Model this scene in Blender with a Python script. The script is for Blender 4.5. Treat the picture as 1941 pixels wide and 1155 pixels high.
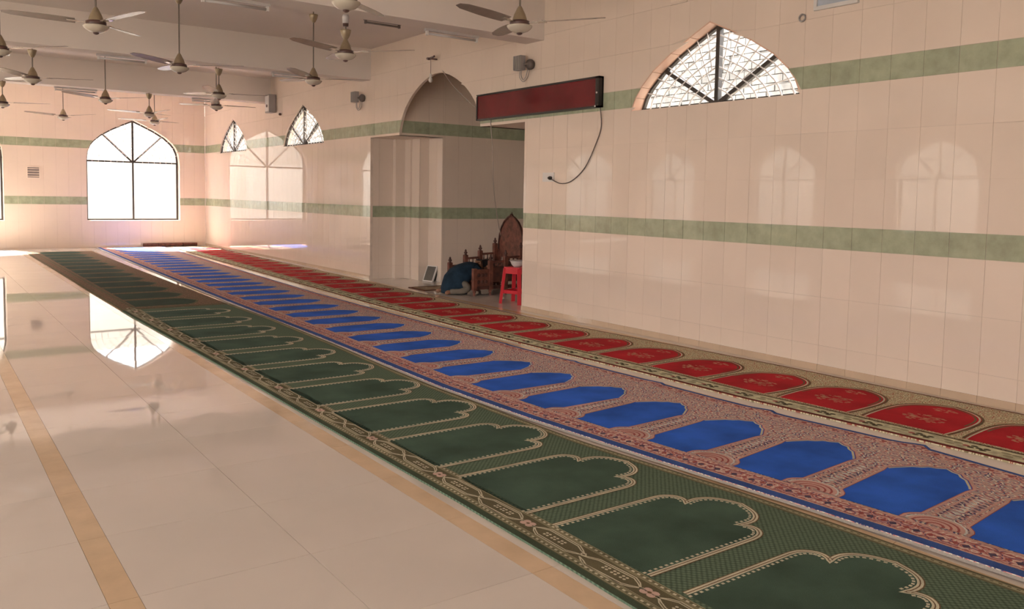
import bpy, math, random
from mathutils import Vector, Matrix
random.seed(7)
for o in list(bpy.data.objects): bpy.data.objects.remove(o)
scene = bpy.context.scene
COL = scene.collection

# ------------------------------------------------------------------ camera
H = 1.46
cam_d = bpy.data.cameras.new('camera'); cam = bpy.data.objects.new('camera', cam_d); COL.objects.link(cam)
r_ = Vector((0.8099513933, -0.5862024048, 0.0185871213)); u_ = Vector((0.0268710749, 0.0687487478, 0.9972720567)); f_ = Vector((0.5858811192, 0.8072424359, -0.0714350328))
mw = Matrix.Identity(4)
for i in range(3):
    mw[i][0] = r_[i]; mw[i][1] = u_[i]; mw[i][2] = -f_[i]
mw[2][3] = H
cam.matrix_world = mw
cam_d.sensor_width = 36.0; cam_d.sensor_fit = 'HORIZONTAL'
cam_d.lens = 1575.12 / 1941 * 36
cam_d.shift_x = (970.5 - 975.13) / 1941; cam_d.shift_y = (484.9 - 577.5) / 1941
cam_d.clip_start = 0.05; cam_d.clip_end = 300
scene.camera = cam

# ------------------------------------------------------------------ sky, sun, exposure
world = bpy.data.worlds.new('sky'); scene.world = world; world.use_nodes = True
bg = world.node_tree.nodes['Background']
bg.inputs[0].default_value = (1.0, 0.985, 0.975, 1); bg.inputs[1].default_value = 6.0
sun_d = bpy.data.lights.new('sun', 'SUN'); sun = bpy.data.objects.new('sun', sun_d); COL.objects.link(sun)
sun_d.energy = 40.0; sun_d.angle = math.radians(1.5); sun_d.color = (1.0, 0.95, 0.88)
sun.rotation_euler = Vector((0.20, -0.64, -0.80)).to_track_quat('-Z', 'Y').to_euler(); sun.location = (0, 40, 40)
vs = scene.view_settings
vs.view_transform = 'Standard'; vs.look = 'None'; vs.exposure = 0.33; vs.gamma = 1.0; vs.use_curve_mapping = False

# ------------------------------------------------------------------ dimensions
XW, YF, ZC = 6.316, 22.705, 3.88          # right wall, far wall, ceiling
XL, YR = -9.0, -6.0                       # left wall, rear wall
Z_LB, Z_LT, Z_UB, Z_UT = 1.06, 1.25, 2.436, 2.632
TW = 0.2672                               # wall tile width
ROWS = [(0, .225, 0), (.225, .642, 0), (.642, Z_LB, 0), (Z_LB, Z_LT, 1), (Z_LT, 1.65, 0), (1.65, 2.05, 0), (2.05, Z_UB, 0), (Z_UB, Z_UT, 1), (Z_UT, 3.03, 0), (3.03, 3.43, 0), (3.43, ZC, 0)]
BEAMS = [8.17, 12.91, 17.74]
ARCH = [(1.09, 2.13), (1.075, 2.30), (1.06, 2.40), (1.0, 2.54), (.92, 2.645), (.76, 2.79), (.5, 2.95), (.25, 3.075), (0, 3.19)]

# ------------------------------------------------------------------ materials
MATS = {}
def nodes(name):
    m = bpy.data.materials.new(name); m.use_nodes = True
    MATS[name] = m
    return m, m.node_tree, m.node_tree.nodes['Principled BSDF']
def ramp(nt, fac, stops, interp='LINEAR'):
    r = nt.nodes.new('ShaderNodeValToRGB'); r.color_ramp.interpolation = interp
    e = r.color_ramp.elements
    while len(e) < len(stops): e.new(0.5)
    for el, (p, c) in zip(e, stops): el.position = p; el.color = (*c, 1)
    nt.links.new(fac, r.inputs[0]); return r.outputs[0]
def pos(nt, scale=(1, 1, 1)):
    g = nt.nodes.new('ShaderNodeNewGeometry'); mp = nt.nodes.new('ShaderNodeMapping'); mp.inputs['Scale'].default_value = scale
    nt.links.new(g.outputs['Position'], mp.inputs[0]); return mp.outputs[0]
def noise(nt, vec, scale, detail=3, rough=.5):
    n = nt.nodes.new('ShaderNodeTexNoise'); n.inputs['Scale'].default_value = scale; n.inputs['Detail'].default_value = detail; n.inputs['Roughness'].default_value = rough
    nt.links.new(vec, n.inputs['Vector']); return n.outputs['Fac']
def bump(nt, b, fac, strength, dist):
    k = nt.nodes.new('ShaderNodeBump'); k.inputs['Strength'].default_value = strength; k.inputs['Distance'].default_value = dist
    nt.links.new(fac, k.inputs['Height']); nt.links.new(k.outputs[0], b.inputs['Normal'])
def mixc(nt, fac, a, b):
    m = nt.nodes.new('ShaderNodeMix'); m.data_type = 'RGBA'
    for s, v in ((0, fac), (6, a), (7, b)):
        if hasattr(v, 'is_linked'): nt.links.new(v, m.inputs[s])
        else: m.inputs[s].default_value = v if s == 0 else (*v, 1)
    return m.outputs[2]
def mat(name, c, rough=.6, var=.12, scale=6, spec=.5, metal=0, bmp=0, bscale=60):
    m, nt, b = nodes(name); v = pos(nt)
    lo = tuple(x * (1 - var) for x in c); hi = tuple(min(1, x * (1 + var)) for x in c)
    nt.links.new(ramp(nt, noise(nt, v, scale), [(.3, lo), (.7, hi)]), b.inputs['Base Color'])
    b.inputs['Roughness'].default_value = rough; b.inputs['Specular IOR Level'].default_value = spec; b.inputs['Metallic'].default_value = metal
    if bmp: bump(nt, b, noise(nt, v, bscale, 2), bmp, .002)
    return m
def glazed(name, c, var, scale, rough, obj_var=.04, waves=.12):
    """glazed ceramic: mottled colour, a little difference tile to tile, faintly wavy glaze"""
    m, nt, b = nodes(name); v = pos(nt)
    lo = tuple(x * (1 - var) for x in c); hi = tuple(min(1, x * (1 + var)) for x in c)
    base = ramp(nt, noise(nt, v, scale, 4, .6), [(.3, lo), (.7, hi)])
    oi = nt.nodes.new('ShaderNodeObjectInfo')
    t = ramp(nt, oi.outputs['Random'], [(0, (1 - obj_var,) * 3), (1, (1, 1, 1))])
    mm = nt.nodes.new('ShaderNodeMix'); mm.data_type = 'RGBA'; mm.blend_type = 'MULTIPLY'; mm.inputs[0].default_value = 1
    nt.links.new(base, mm.inputs[6]); nt.links.new(t, mm.inputs[7]); nt.links.new(mm.outputs[2], b.inputs['Base Color'])
    b.inputs['Roughness'].default_value = rough; b.inputs['IOR'].default_value = 1.5
    bump(nt, b, noise(nt, v, 3.5, 1), waves, .004)
    return m
WALLC = (.80, .66, .548)
glazed('cream_tile', WALLC, .03, 1.2, .028, .04, .03)
glazed('green_tile', (.40, .43, .295), .15, 9, .04, .10, .03)
glazed('floor_tile', (.80, .735, .68), .035, 1.0, .025, .035, .02)
glazed('ochre_tile', (.76, .57, .385), .08, 5, .07, .05, .05)
glazed('strip_standin_tile', (.58, .43, .31), .05, 5, .05, .05, .03)
glazed('reveal_tile', (.78, .50, .36), .06, 5, .3, .10)
mat('grout', (.70, .575, .475), .9)
mat('floor_grout', (.42, .35, .30), .9)
mat('plaster', WALLC, .35, .02)
mat('ceiling_paint', (.82, .735, .67), .8, .03, .8)
mat('dark_frame', (.045, .037, .032), .45, .2)
mat('white_bar', (.82, .80, .78), .5, .03)
mat('fan_gold', (.36, .285, .185), .28, .1, 20, .5, .35)
mat('fan_rod', (.20, .165, .13), .4, .1)
mat('fan_dark', (.10, .05, .042), .35, .15)
mat('fan_pale', (.58, .52, .42), .22, .05)
mat('fan_blade', (.33, .27, .225), .22, .08, 12)
mat('chrome', (.6, .57, .52), .2, .05, 10, .5, .9)
mat('tube_body', (.55, .51, .49), .45, .04)
mat('tube_dark', (.22, .18, .165), .5, .1)
mat('black_plastic', (.016, .012, .012), .35, .2)
mat('red_acrylic', (.15, .012, .016), .10, .25, 2.2)
mat('grey_plastic', (.36, .33, .31), .45, .05)
mat('white_plastic', (.70, .66, .62), .35, .03)
mat('cable_grey', (.14, .11, .095), .5, .1)
mat('cable_pale', (.45, .37, .31), .5, .05)
mat('wood', (.15, .050, .032), .62, .45, 14, .5, 0, .2, 40)
mat('wood_dark', (.075, .027, .019), .6, .4, 14)
mat('stool_red', (.62, .03, .045), .28, .05)
mat('navy_cloth', (.016, .034, .056), .9, .45, 7, .2, 0, .6, 45)
mat('pale_cloth', (.20, .17, .135), .9, .15, 9, .2, 0, .5, 45)
mat('dark_hair', (.010, .009, .010), .7, .2, 30)
mat('skin', (.30, .15, .09), .6, .1)
mat('panel_grey', (.11, .10, .085), .4, .1, 40)
mat('ground', (.20, .18, .15), .9, .1, .6)
mat('pale_brick', (.14, .135, .125), .9, .35, 3)
mat('screen_paint', (.54, .51, .46), .9, .1, .5)
mat('mortar', (.07, .062, .052), .95, .1)
mat('foliage', (.10, .16, .05), .8, .4, 4)
m, nt, b = nodes('glass')
nt.nodes.remove(b); tr = nt.nodes.new('ShaderNodeBsdfTransparent'); gl = nt.nodes.new('ShaderNodeBsdfGlossy'); gl.inputs['Roughness'].default_value = .02
mx = nt.nodes.new('ShaderNodeMixShader'); mx.inputs[0].default_value = .06
nt.links.new(tr.outputs[0], mx.inputs[1]); nt.links.new(gl.outputs[0], mx.inputs[2]); nt.links.new(mx.outputs[0], nt.nodes['Material Output'].inputs[0])
# woven carpets
def pile(name, c, var=.15, scale=5, fine=.25):
    c = tuple(min(.8, x * 1.35) for x in c)
    m, nt, b = nodes(name); v = pos(nt)
    lo = tuple(x * (1 - var) for x in c); hi = tuple(min(1, x * (1 + var)) for x in c)
    base = ramp(nt, noise(nt, v, scale, 4), [(.32, lo), (.68, hi)])
    fn = ramp(nt, noise(nt, v, 260, 1), [(.3, (1 - fine,) * 3), (.7, (1, 1, 1))])
    mm = nt.nodes.new('ShaderNodeMix'); mm.data_type = 'RGBA'; mm.blend_type = 'MULTIPLY'; mm.inputs[0].default_value = 1
    nt.links.new(base, mm.inputs[6]); nt.links.new(fn, mm.inputs[7]); nt.links.new(mm.outputs[2], b.inputs['Base Color'])
    b.inputs['Roughness'].default_value = .95; b.inputs['Specular IOR Level'].default_value = .12
    bump(nt, b, noise(nt, v, 300, 1), .5, .003)
    return m
def floral(name, stops, sx=26, sy=26, warp=.03):
    """busy woven flowers and scrolls: warped cells coloured from a few yarns"""
    stops = [(p, tuple(min(.8, x * 1.3) for x in c)) for p, c in stops]
    m, nt, b = nodes(name); v = pos(nt)
    n = nt.nodes.new('ShaderNodeTexNoise'); n.inputs['Scale'].default_value = 9; nt.links.new(v, n.inputs['Vector'])
    vm = nt.nodes.new('ShaderNodeVectorMath'); vm.operation = 'MULTIPLY_ADD'; vm.inputs[1].default_value = (warp,) * 3
    nt.links.new(n.outputs['Color'], vm.inputs[0]); nt.links.new(v, vm.inputs[2])
    mp = nt.nodes.new('ShaderNodeMapping'); mp.inputs['Scale'].default_value = (sx, sy, 1); nt.links.new(vm.outputs[0], mp.inputs[0])
    vo = nt.nodes.new('ShaderNodeTexVoronoi'); vo.inputs['Scale'].default_value = 1; vo.voronoi_dimensions = '2D'; nt.links.new(mp.outputs[0], vo.inputs['Vector'])
    wv = nt.nodes.new('ShaderNodeMath'); wv.operation = 'MULTIPLY_ADD'; wv.inputs[1].default_value = 1.15
    sep = nt.nodes.new('ShaderNodeSeparateColor'); nt.links.new(vo.outputs['Color'], sep.inputs[0])
    s2 = nt.nodes.new('ShaderNodeMath'); s2.operation = 'MULTIPLY'; s2.inputs[1].default_value = .55; nt.links.new(sep.outputs[0], s2.inputs[0])
    nt.links.new(vo.outputs['Distance'], wv.inputs[0]); nt.links.new(s2.outputs[0], wv.inputs[2])
    fr = nt.nodes.new('ShaderNodeMath'); fr.operation = 'FRACT'; nt.links.new(wv.outputs[0], fr.inputs[0])
    nt.links.new(ramp(nt, fr.outputs[0], stops, 'CONSTANT'), b.inputs['Base Color'])
    b.inputs['Roughness'].default_value = .95; b.inputs['Specular IOR Level'].default_value = .12
    bump(nt, b, noise(nt, v, 300, 1), .5, .003)
    return m
pile('green_field', (.056, .097, .073), .22, 3.0, .15)
pile('green_selvage', (.062, .085, .055))
m, nt, b = nodes('green_lattice'); v = pos(nt)                     # trellis of small paler knots on green
mp = nt.nodes.new('ShaderNodeMapping'); mp.inputs['Rotation'].default_value = (0, 0, .785); mp.inputs['Scale'].default_value = (50, 50, 1); nt.links.new(v, mp.inputs[0])
ck = nt.nodes.new('ShaderNodeTexVoronoi'); ck.inputs['Scale'].default_value = 1; ck.inputs['Randomness'].default_value = .12; ck.voronoi_dimensions = '2D'; nt.links.new(mp.outputs[0], ck.inputs['Vector'])
nt.links.new(ramp(nt, ck.outputs['Distance'], [(.20, (.165, .230, .160)), (.42, (.108, .162, .112)), (.66, (.064, .096, .066))]), b.inputs['Base Color'])
b.inputs['Roughness'].default_value = .95; b.inputs['Specular IOR Level'].default_value = .12
pile('olive_ground', (.15, .14, .085))
pile('olive_dark', (.125, .112, .066))
pile('cream_yarn', (.56, .535, .41))
pile('pale_olive_yarn', (.33, .31, .20))
pile('brown_yarn', (.16, .105, .06))
pile('rose_yarn', (.58, .42, .36))
pile('blue_field', (.030, .120, .56), .2, 3.0, .15)
pile('blue_selvage', (.045, .095, .30))
pile('pink_yarn', (.55, .34, .30))
pile('red_yarn', (.34, .10, .095))
pile('navy_yarn', (.10, .075, .12))
pile('white_yarn', (.68, .62, .57))
PINK, PALE, NAVY, RUST, GREYB = (.54, .31, .28), (.66, .56, .48), (.10, .085, .17), (.36, .13, .12), (.30, .24, .26)
floral('blue_floral', [(0, PALE), (.14, NAVY), (.27, PINK), (.45, GREYB), (.60, PALE), (.72, PINK), (.82, RUST), (.91, NAVY)], 22, 13)
floral('pink_floral', [(0, PINK), (.2, RUST), (.36, PINK), (.55, PALE), (.66, PINK), (.80, RUST), (.90, NAVY)], 20, 18)
pile('red_field', (.42, .020, .030), .2, 3.0, .15)
pile('red_edge', (.155, .022, .020))
pile('red_motif', (.50, .22, .15))
floral('red_floral', [(0, (.55, .49, .33)), (.22, (.22, .18, .10)), (.38, (.58, .52, .37)), (.6, (.34, .29, .17)), (.74, (.55, .48, .33)), (.87, (.30, .10, .07))], 17, 17)
pile('red_border_ground', (.56, .53, .37), .35, 14)
pile('dark_motif', (.085, .075, .045))
pile('far_green_field', (.040, .064, .046), .2, 3)
floral('far_green_border', [(0, (.16, .11, .07)), (.3, (.10, .08, .045)), (.55, (.22, .13, .09)), (.8, (.14, .10, .06))], 16, 16)
pile('far_green_line', (.11, .115, .065))
pile('tape', (.76, .75, .73), .05)
pile('mat_beige', (.34, .27, .19), .25, 10)
pile('mat_edge', (.12, .05, .03))

# ------------------------------------------------------------------ mesh helpers
class G:
    def __init__(s): s.v = []; s.f = []; s.m = []
    def add(s, vs_, fs, mi=0):
        k = len(s.v); s.v += [tuple(x) for x in vs_]
        for f in fs: s.f.append(tuple(i + k for i in f)); s.m.append(mi)
    def box(s, x0, x1, y0, y1, z0, z1, mi=0):
        s.add([(x0, y0, z0), (x1, y0, z0), (x1, y1, z0), (x0, y1, z0), (x0, y0, z1), (x1, y0, z1), (x1, y1, z1), (x0, y1, z1)],
              [(0, 3, 2, 1), (4, 5, 6, 7), (0, 1, 5, 4), (1, 2, 6, 5), (2, 3, 7, 6), (3, 0, 4, 7)], mi)
    def bar(s, a, b, w, h, up=(0, 0, 1), mi=0):
        a, b = Vector(a), Vector(b); d = (b - a).normalized(); up = Vector(up)
        sx = d.cross(up)
        if sx.length < 1e-4: sx = d.cross(Vector((1, 0, 0)))
        sx.normalize(); uy = sx.cross(d)
        vs_ = [p + sx * (w / 2 * i) + uy * (h / 2 * j) for p in (a, b) for i, j in ((-1, -1), (1, -1), (1, 1), (-1, 1))]
        s.add(vs_, [(0, 1, 2, 3), (7, 6, 5, 4), (0, 4, 5, 1), (1, 5, 6, 2), (2, 6, 7, 3), (3, 7, 4, 0)], mi)
    def lathe(s, prof, n=20, c=(0, 0, 0), mi=0):
        k = []
        for r, z in prof:
            for i in range(n):
                a = 2 * math.pi * i / n; k.append((c[0] + r * math.cos(a), c[1] + r * math.sin(a), c[2] + z))
        fs = []
        for j in range(len(prof) - 1):
            for i in range(n):
                i2 = (i + 1) % n; fs.append((j * n + i, j * n + i2, (j + 1) * n + i2, (j + 1) * n + i))
        fs.append(tuple(range(n))[::-1]); fs.append(tuple(range((len(prof) - 1) * n, len(prof) * n)))
        s.add(k, fs, mi)
    def tube(s, pts, r, n=6, mi=0):
        pts = [Vector(p) for p in pts]; k = []
        for j, p in enumerate(pts):
            d = (pts[min(j + 1, len(pts) - 1)] - pts[max(j - 1, 0)]).normalized()
            a = d.cross(Vector((0, 0, 1)))
            if a.length < .05: a = d.cross(Vector((1, 0, 0)))
            a.normalize(); b_ = d.cross(a)
            rr = r[j] if isinstance(r, (list, tuple)) else r
            for i in range(n):
                t = 2 * math.pi * i / n; k.append(p + a * (rr * math.cos(t)) + b_ * (rr * math.sin(t)))
        fs = [(j * n + i, j * n + (i + 1) % n, (j + 1) * n + (i + 1) % n, (j + 1) * n + i) for j in range(len(pts) - 1) for i in range(n)]
        fs.append(tuple(range(n))[::-1]); fs.append(tuple(range((len(pts) - 1) * n, len(pts) * n)))
        s.add(k, fs, mi)
    def poly(s, pts, z, mi=0): s.add([(x, y, z) for x, y in pts], [tuple(range(len(pts)))], mi)
    def ribbon(s, pts, o0, o1, z, mi=0, closed=False):
        """flat strip between offsets o0 and o1 to the left of a 2D polyline"""
        n = len(pts); L = []
        for i in range(n):
            a = Vector(pts[(i - 1) % n] if closed else pts[max(i - 1, 0)]); c = Vector(pts[i]); b_ = Vector(pts[(i + 1) % n] if closed else pts[min(i + 1, n - 1)])
            d1 = (c - a); d2 = (b_ - c)
            d1 = d1.normalized() if d1.length > 1e-9 else d2.normalized(); d2 = d2.normalized() if d2.length > 1e-9 else d1
            n1 = Vector((-d1.y, d1.x)); n2 = Vector((-d2.y, d2.x)); nn = (n1 + n2)
            nn = nn.normalized() if nn.length > 1e-6 else n1
            k = 1 / max(.45, nn.dot(n1)); L.append((c + nn * (o0 * k), c + nn * (o1 * k)))
        vs_ = [(q.x, q.y, z) for pr in L for q in pr]
        fs = [(2 * i, 2 * i + 2, 2 * i + 3, 2 * i + 1) for i in range(n - 1)]
        if closed: fs.append((2 * n - 2, 0, 1, 2 * n - 1))
        s.add(vs_, fs, mi)
    def slab(s, left, right, z0, z1, mi=0):
        """carpet body between two edge polylines of equal length"""
        n = len(left); vs_ = []
        for (a, b_) in zip(left, right): vs_ += [(a[0], a[1], z0), (b_[0], b_[1], z0), (a[0], a[1], z1), (b_[0], b_[1], z1)]
        fs = []
        for i in range(n - 1):
            k = 4 * i; q = k + 4
            fs += [(k + 2, k + 3, q + 3, q + 2), (k, q, q + 1, k + 1), (k, k + 2, q + 2, q), (k + 1, q + 1, q + 3, k + 3)]
        fs += [(0, 1, 3, 2), (4 * n - 4, 4 * n - 2, 4 * n - 1, 4 * n - 3)]
        s.add(vs_, fs, mi)
    def mesh(s, name, mats, smooth=False):
        me = bpy.data.meshes.new(name); me.from_pydata(s.v, [], s.f)
        for k in (mats if isinstance(mats, (list, tuple)) else [mats]): me.materials.append(MATS[k])
        me.polygons.foreach_set('material_index', s.m)
        if smooth: me.polygons.foreach_set('use_smooth', [True] * len(me.polygons))
        me.update(); return me
    def obj(s, name, mats, parent=None, smooth=False): return place(name, s.mesh(name, mats, smooth), parent)
def place(name, me, parent=None, loc=(0, 0, 0), rot=(0, 0, 0)):
    o = bpy.data.objects.new(name, me); COL.objects.link(o); o.location = loc; o.rotation_euler = rot
    if parent is not None: o.parent = parent
    return o
def tag(o, label, cat, group=None, kind=None):
    o['label'] = label; o['category'] = cat
    if group: o['group'] = group
    if kind: o['kind'] = kind
    return o
def thing(name, label, cat, loc=(0, 0, 0), rz=0, group=None, kind=None):
    o = bpy.data.objects.new(name, None); COL.objects.link(o); o.location = loc; o.rotation_euler = (0, 0, rz); o.empty_display_size = .1
    return tag(o, label, cat, group, kind)
def copy_tree(o, parent=None):
    c = o.copy(); COL.objects.link(c)
    if parent is not None: c.parent = parent
    for ch in list(o.children): copy_tree(ch, c)
    return c
def bez(pts, n=8):
    """smooth curve through points (Catmull-Rom)"""
    P = [Vector(p) for p in pts]; P = [P[0]] + P + [P[-1]]; out = []
    for i in range(1, len(P) - 2):
        for k in range(n):
            t = k / n; a, b_, c, d = P[i - 1], P[i], P[i + 1], P[i + 2]
            out.append(.5 * ((2 * b_) + (c - a) * t + (2 * a - 5 * b_ + 4 * c - d) * t * t + (3 * b_ - a - 3 * c + d) * t ** 3))
    out.append(P[-2]); return out
def lin(tab, t):
    tab = sorted(tab)
    if t <= tab[0][0]: return tab[0][1]
    for (a, va), (b_, vb) in zip(tab, tab[1:]):
        if t <= b_: return va + (vb - va) * (t - a) / (b_ - a)
    return tab[-1][1]

# ------------------------------------------------------------------ walls with openings
class Opening:
    def __init__(s, c, bot, prof): s.c = c; s.bot = bot; s.p = sorted(prof); s.u0 = c + s.p[0][0]; s.u1 = c + s.p[-1][0]
    def top(s, u): return lin(s.p, u - s.c)
    def us(s): return [s.c + a for a, _ in s.p]
def arch_opening(c, bot):
    pr = [(w, z) for w, z in ARCH if z >= bot - 1e-6]
    if bot < 2.13: pr = [(1.09001, 2.13)] + pr
    full = [(-w, z) for w, z in pr] + [(w, z) for w, z in pr if w > 0]
    return Opening(c, bot, full)
def slices(u0, u1, z0, z1, ops):
    cuts = {round(u0, 5), round(u1, 5)}
    for o in ops:
        for u in o.us():
            if u0 < u < u1: cuts.add(round(u, 5))
    cuts = sorted(cuts); out = []
    for a, b_ in zip(cuts, cuts[1:]):
        if b_ - a < 1e-4: continue
        mid = (a + b_) / 2; op = next((o for o in ops if o.u0 <= mid <= o.u1), None)
        if op is None: out.append((a, b_, z0, z0, z1, z1)); continue
        if op.bot > z0 + 1e-4: out.append((a, b_, z0, z0, min(z1, op.bot), min(z1, op.bot)))
        e = 1e-5; ta, tb = op.top(a + e), op.top(b_ - e)
        la, lb = max(z0, ta), max(z0, tb)
        if min(la, lb) < z1 - 1e-4: out.append((a, b_, min(la, z1), min(lb, z1), z1, z1))
    return out
def prism(g, sl, d0, d1, along, mi=0):
    a, b_, za0, zb0, za1, zb1 = sl
    P = (lambda u, d, z: (d, u, z)) if along == 'y' else (lambda u, d, z: (u, d, z))
    g.add([P(a, d0, za0), P(b_, d0, zb0), P(b_, d0, zb1), P(a, d0, za1), P(a, d1, za0), P(b_, d1, zb0), P(b_, d1, zb1), P(a, d1, za1)],
          [(0, 1, 2, 3), (7, 6, 5, 4), (0, 4, 5, 1), (1, 5, 6, 2), (2, 6, 7, 3), (3, 7, 4, 0)], mi)
def tile_cells(u_start, u_end, u_origin):
    k = math.floor((u_start - u_origin) / TW); out = []
    while True:
        a = u_origin + k * TW; b_ = a + TW
        if a >= u_end - .01: break
        a2, b2 = max(a, u_start), min(b_, u_end)
        if b2 - a2 > .02: out.append((a2, b2))
        k += 1
    return out
GAP = .0008; TT = .005
TILE_MESH = {}
def clad(parent, along, u0, u1, origin, face, sign, ops, single, green_single=True, zmax=ZC, zmin=0):
    """tiles on a wall face; `single` = every tile its own object, else one joined part"""
    rest = G(); grest = G()
    for a, b_ in tile_cells(u0, u1, origin):
        for z0, z1, gr in ROWS:
            z0, z1 = max(z0, zmin), min(z1, zmax)
            if z1 - z0 < .02: continue
            gp = .002 if gr else GAP
            sl = slices(a + gp, b_ - gp, z0 + GAP, z1 - GAP, ops)
            if not sl: continue
            whole = len(sl) == 1 and sl[0][2] == sl[0][3] and abs(sl[0][1] - sl[0][0] - (b_ - a) + 2 * gp) < 1e-4
            own = green_single if gr else single
            if not own:
                for q in sl: prism(grest if gr else rest, q, face, face + sign * TT, along)
                continue
            nm, mt = ('green_tile', 'green_tile') if gr else ('wall_tile', 'cream_tile')
            uc, zc = (a + b_) / 2, (z0 + z1) / 2
            key = (along, sign, gr, round(b_ - a, 4), round(sl[0][4] - sl[0][2], 4)) if whole else None
            me = TILE_MESH.get(key) if key else None
            if me is None:
                g = G()
                for q in sl: prism(g, (q[0] - uc, q[1] - uc, q[2] - zc, q[3] - zc, q[4] - zc, q[5] - zc), 0, sign * TT, along)
                me = g.mesh(nm, mt)
                if key: TILE_MESH[key] = me
            t1, t2 = random.gauss(0, .0011), random.gauss(0, .0011)
            loc, rot = ((face, uc, zc), (0, t1, t2)) if along == 'y' else ((uc, face, zc), (t1, 0, t2))
            place(nm, me, parent, loc, rot)
    if rest.f: rest.obj('tile_cladding', 'cream_tile', parent)['kind'] = 'stuff'
    if grest.f: grest.obj('green_tile_band', 'green_tile', parent)['kind'] = 'stuff'
def wall_mesh(name, along, u0, u1, d0, d1, ops, label, mt='grout', z0=0, z1=ZC):
    g = G()
    for q in slices(u0, u1, z0, z1, ops): prism(g, q, d0, d1, along)
    return tag(g.obj(name, mt), label, 'wall', kind='structure')

W1, W2, W3 = arch_opening(5.55, 2.40), arch_opening(15.93, 2.40), arch_opening(20.36, 2.40)
NARCH = [(max(0, p.x), p.y) for p in bez([(1.165, 2.40, 0), (1.14, 2.52, 0), (1.01, 2.765, 0), (.75, 2.99, 0), (.43, 3.155, 0), (.15, 3.236, 0), (0, 3.245, 0)], 3)]
npf = [(-2.19, 2.40), (-1.16501, 2.40)] + [(-w, z) for w, z in NARCH] + [(w, z) for w, z in NARCH[::-1][1:]] + [(1.16501, 2.40), (2.185, 2.40)]
NICHE = Opening(10.72, -1, npf)
RO = [W1, W2, W3, NICHE]
TH = .18
NT = .045                                  # the wall is thin where it frames the mihrab recess
g = G()
for ua, ub, dd in ((YR, NICHE.u0, TH), (NICHE.u0, NICHE.u1, NT), (NICHE.u1, YF, TH)):
    for q in slices(ua, ub, 0, ZC, RO): prism(g, q, XW + TT, XW + dd, 'y')
wr = tag(g.obj('wall_right', 'grout'), 'long glossy cream tiled wall with two green bands, right side', 'wall', kind='structure')
ORI = 7.145
clad(wr, 'y', 2.07, NICHE.u0, ORI, XW + TT, -1, RO, True)
clad(wr, 'y', NICHE.u0, YF, ORI, XW + TT, -1, RO, False)
clad(wr, 'y', YR, 2.07, ORI, XW + TT, -1, RO, False, False)
# low tan tiles added at the wall foot, standing in for a floor strip
bs = thing('strip_standin_right', 'low tan upright strip added in place of bare floor along the right wall', 'floor strip', kind='structure')
for ua, ub in ((.5, NICHE.u0), (NICHE.u1, YF - .01)):
    for a, b_ in tile_cells(ua, ub, ORI):
        q = G(); q.box(XW - .008, XW + .001, a + .001 - (a + b_) / 2, b_ - .001 - (a + b_) / 2, 0, .058); q.obj('strip_standin_tile', 'strip_standin_tile', bs).location = (0, (a + b_) / 2, 0)
# far wall: windows down to sill height
F1, F2, F3, F4 = [arch_opening(x, .67) for x in (4.58, .655, -3.27, -7.2)]
FO = [F1, F2, F3, F4]
wf = wall_mesh('wall_far', 'x', XL, XW, YF + TT, YF + .30, FO, 'peach tiled end wall with arched windows at the far end')
clad(wf, 'x', 1.4, XW - TT, XW - .01, YF + TT, -1, FO, False)
clad(wf, 'x', XL, 1.4, XW - .01, YF + TT, -1, FO, False, False)
LO = [arch_opening(y, .67) for y in (20.6, 15.9, 11.2)]
LIGHT_BAYS = [Opening(c, -1, [(-2.15, 3.2), (2.15, 3.2)]) for c in (6.2, 1.45, -3.3)]      # unseen open bays added beside and behind the viewer for more daylight
LIGHT_BAYS_REAR = [Opening(c, -1, [(-2.2, 3.2), (2.2, 3.2)]) for c in (-6.5,)]
wl_ = wall_mesh('wall_left', 'y', YR, YF, XL - .30, XL, LO + LIGHT_BAYS, 'cream wall with arched windows and open bays added for daylight on the left', 'plaster')
tag(wall_mesh('wall_rear', 'x', XL, XW, YR - .30, YR, LIGHT_BAYS_REAR, 'cream wall with open verandah bays behind the viewer', 'plaster'), 'cream wall with open verandah bays behind the viewer', 'wall', kind='structure')

# mihrab recess: stepped side bays and a deep arched bay
wm = thing('wall_mihrab', 'shaded tiled walls of the arched mihrab recess', 'wall', kind='structure')
def niche_prof(mirror):
    q = [(XW + NT, 12.905), (6.745, 12.905), (6.745, 12.80), (6.92, 12.80), (6.92, 12.60), (6.95, 12.60), (6.95, 12.33), (7.125, 12.33), (7.125, 11.885), (9.3, 11.885)]
    return [(x, 2 * 10.72 - y) for x, y in q] if mirror else q
for mir in (False, True):
    q = niche_prof(mir)
    for (xa, ya), (xb, yb) in zip(q, q[1:]):
        deep = xb > 9
        if abs(ya - yb) < 1e-6:      # face across the recess
            sgn = 1 if mir else -1; f0 = ya
            g = G(); g.box(xa - (.0 if not deep else 0), xb, min(f0, f0 - sgn * .12), max(f0, f0 - sgn * .12), 0, 2.40 if not deep else 3.5)
            g.obj('backing', 'grout', wm)
            clad(wm, 'x', xa, xb, xb, f0, sgn, [], False, not mir, 2.40 if not deep else 3.5)
        else:                        # face looking back into the hall
            g = G(); g.box(xa, xa + .10, min(ya, yb), max(ya, yb), 0, 2.40); g.obj('backing', 'grout', wm)
            clad(wm, 'y', min(ya, yb), max(ya, yb), max(ya, yb), xa, -1, [], False, not mir, 2.40)
g = G(); g.box(9.3, 9.42, 10.72 - 1.3, 10.72 + 1.3, 0, 3.5); g.obj('backing', 'grout', wm)
clad(wm, 'y', 10.72 - 1.165, 10.72 + 1.165, 10.72 + 1.165, 9.3, -1, [], False, False, 3.5)
g = G()                              # flat soffits of the side bays and the ceiling of the recess
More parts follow.
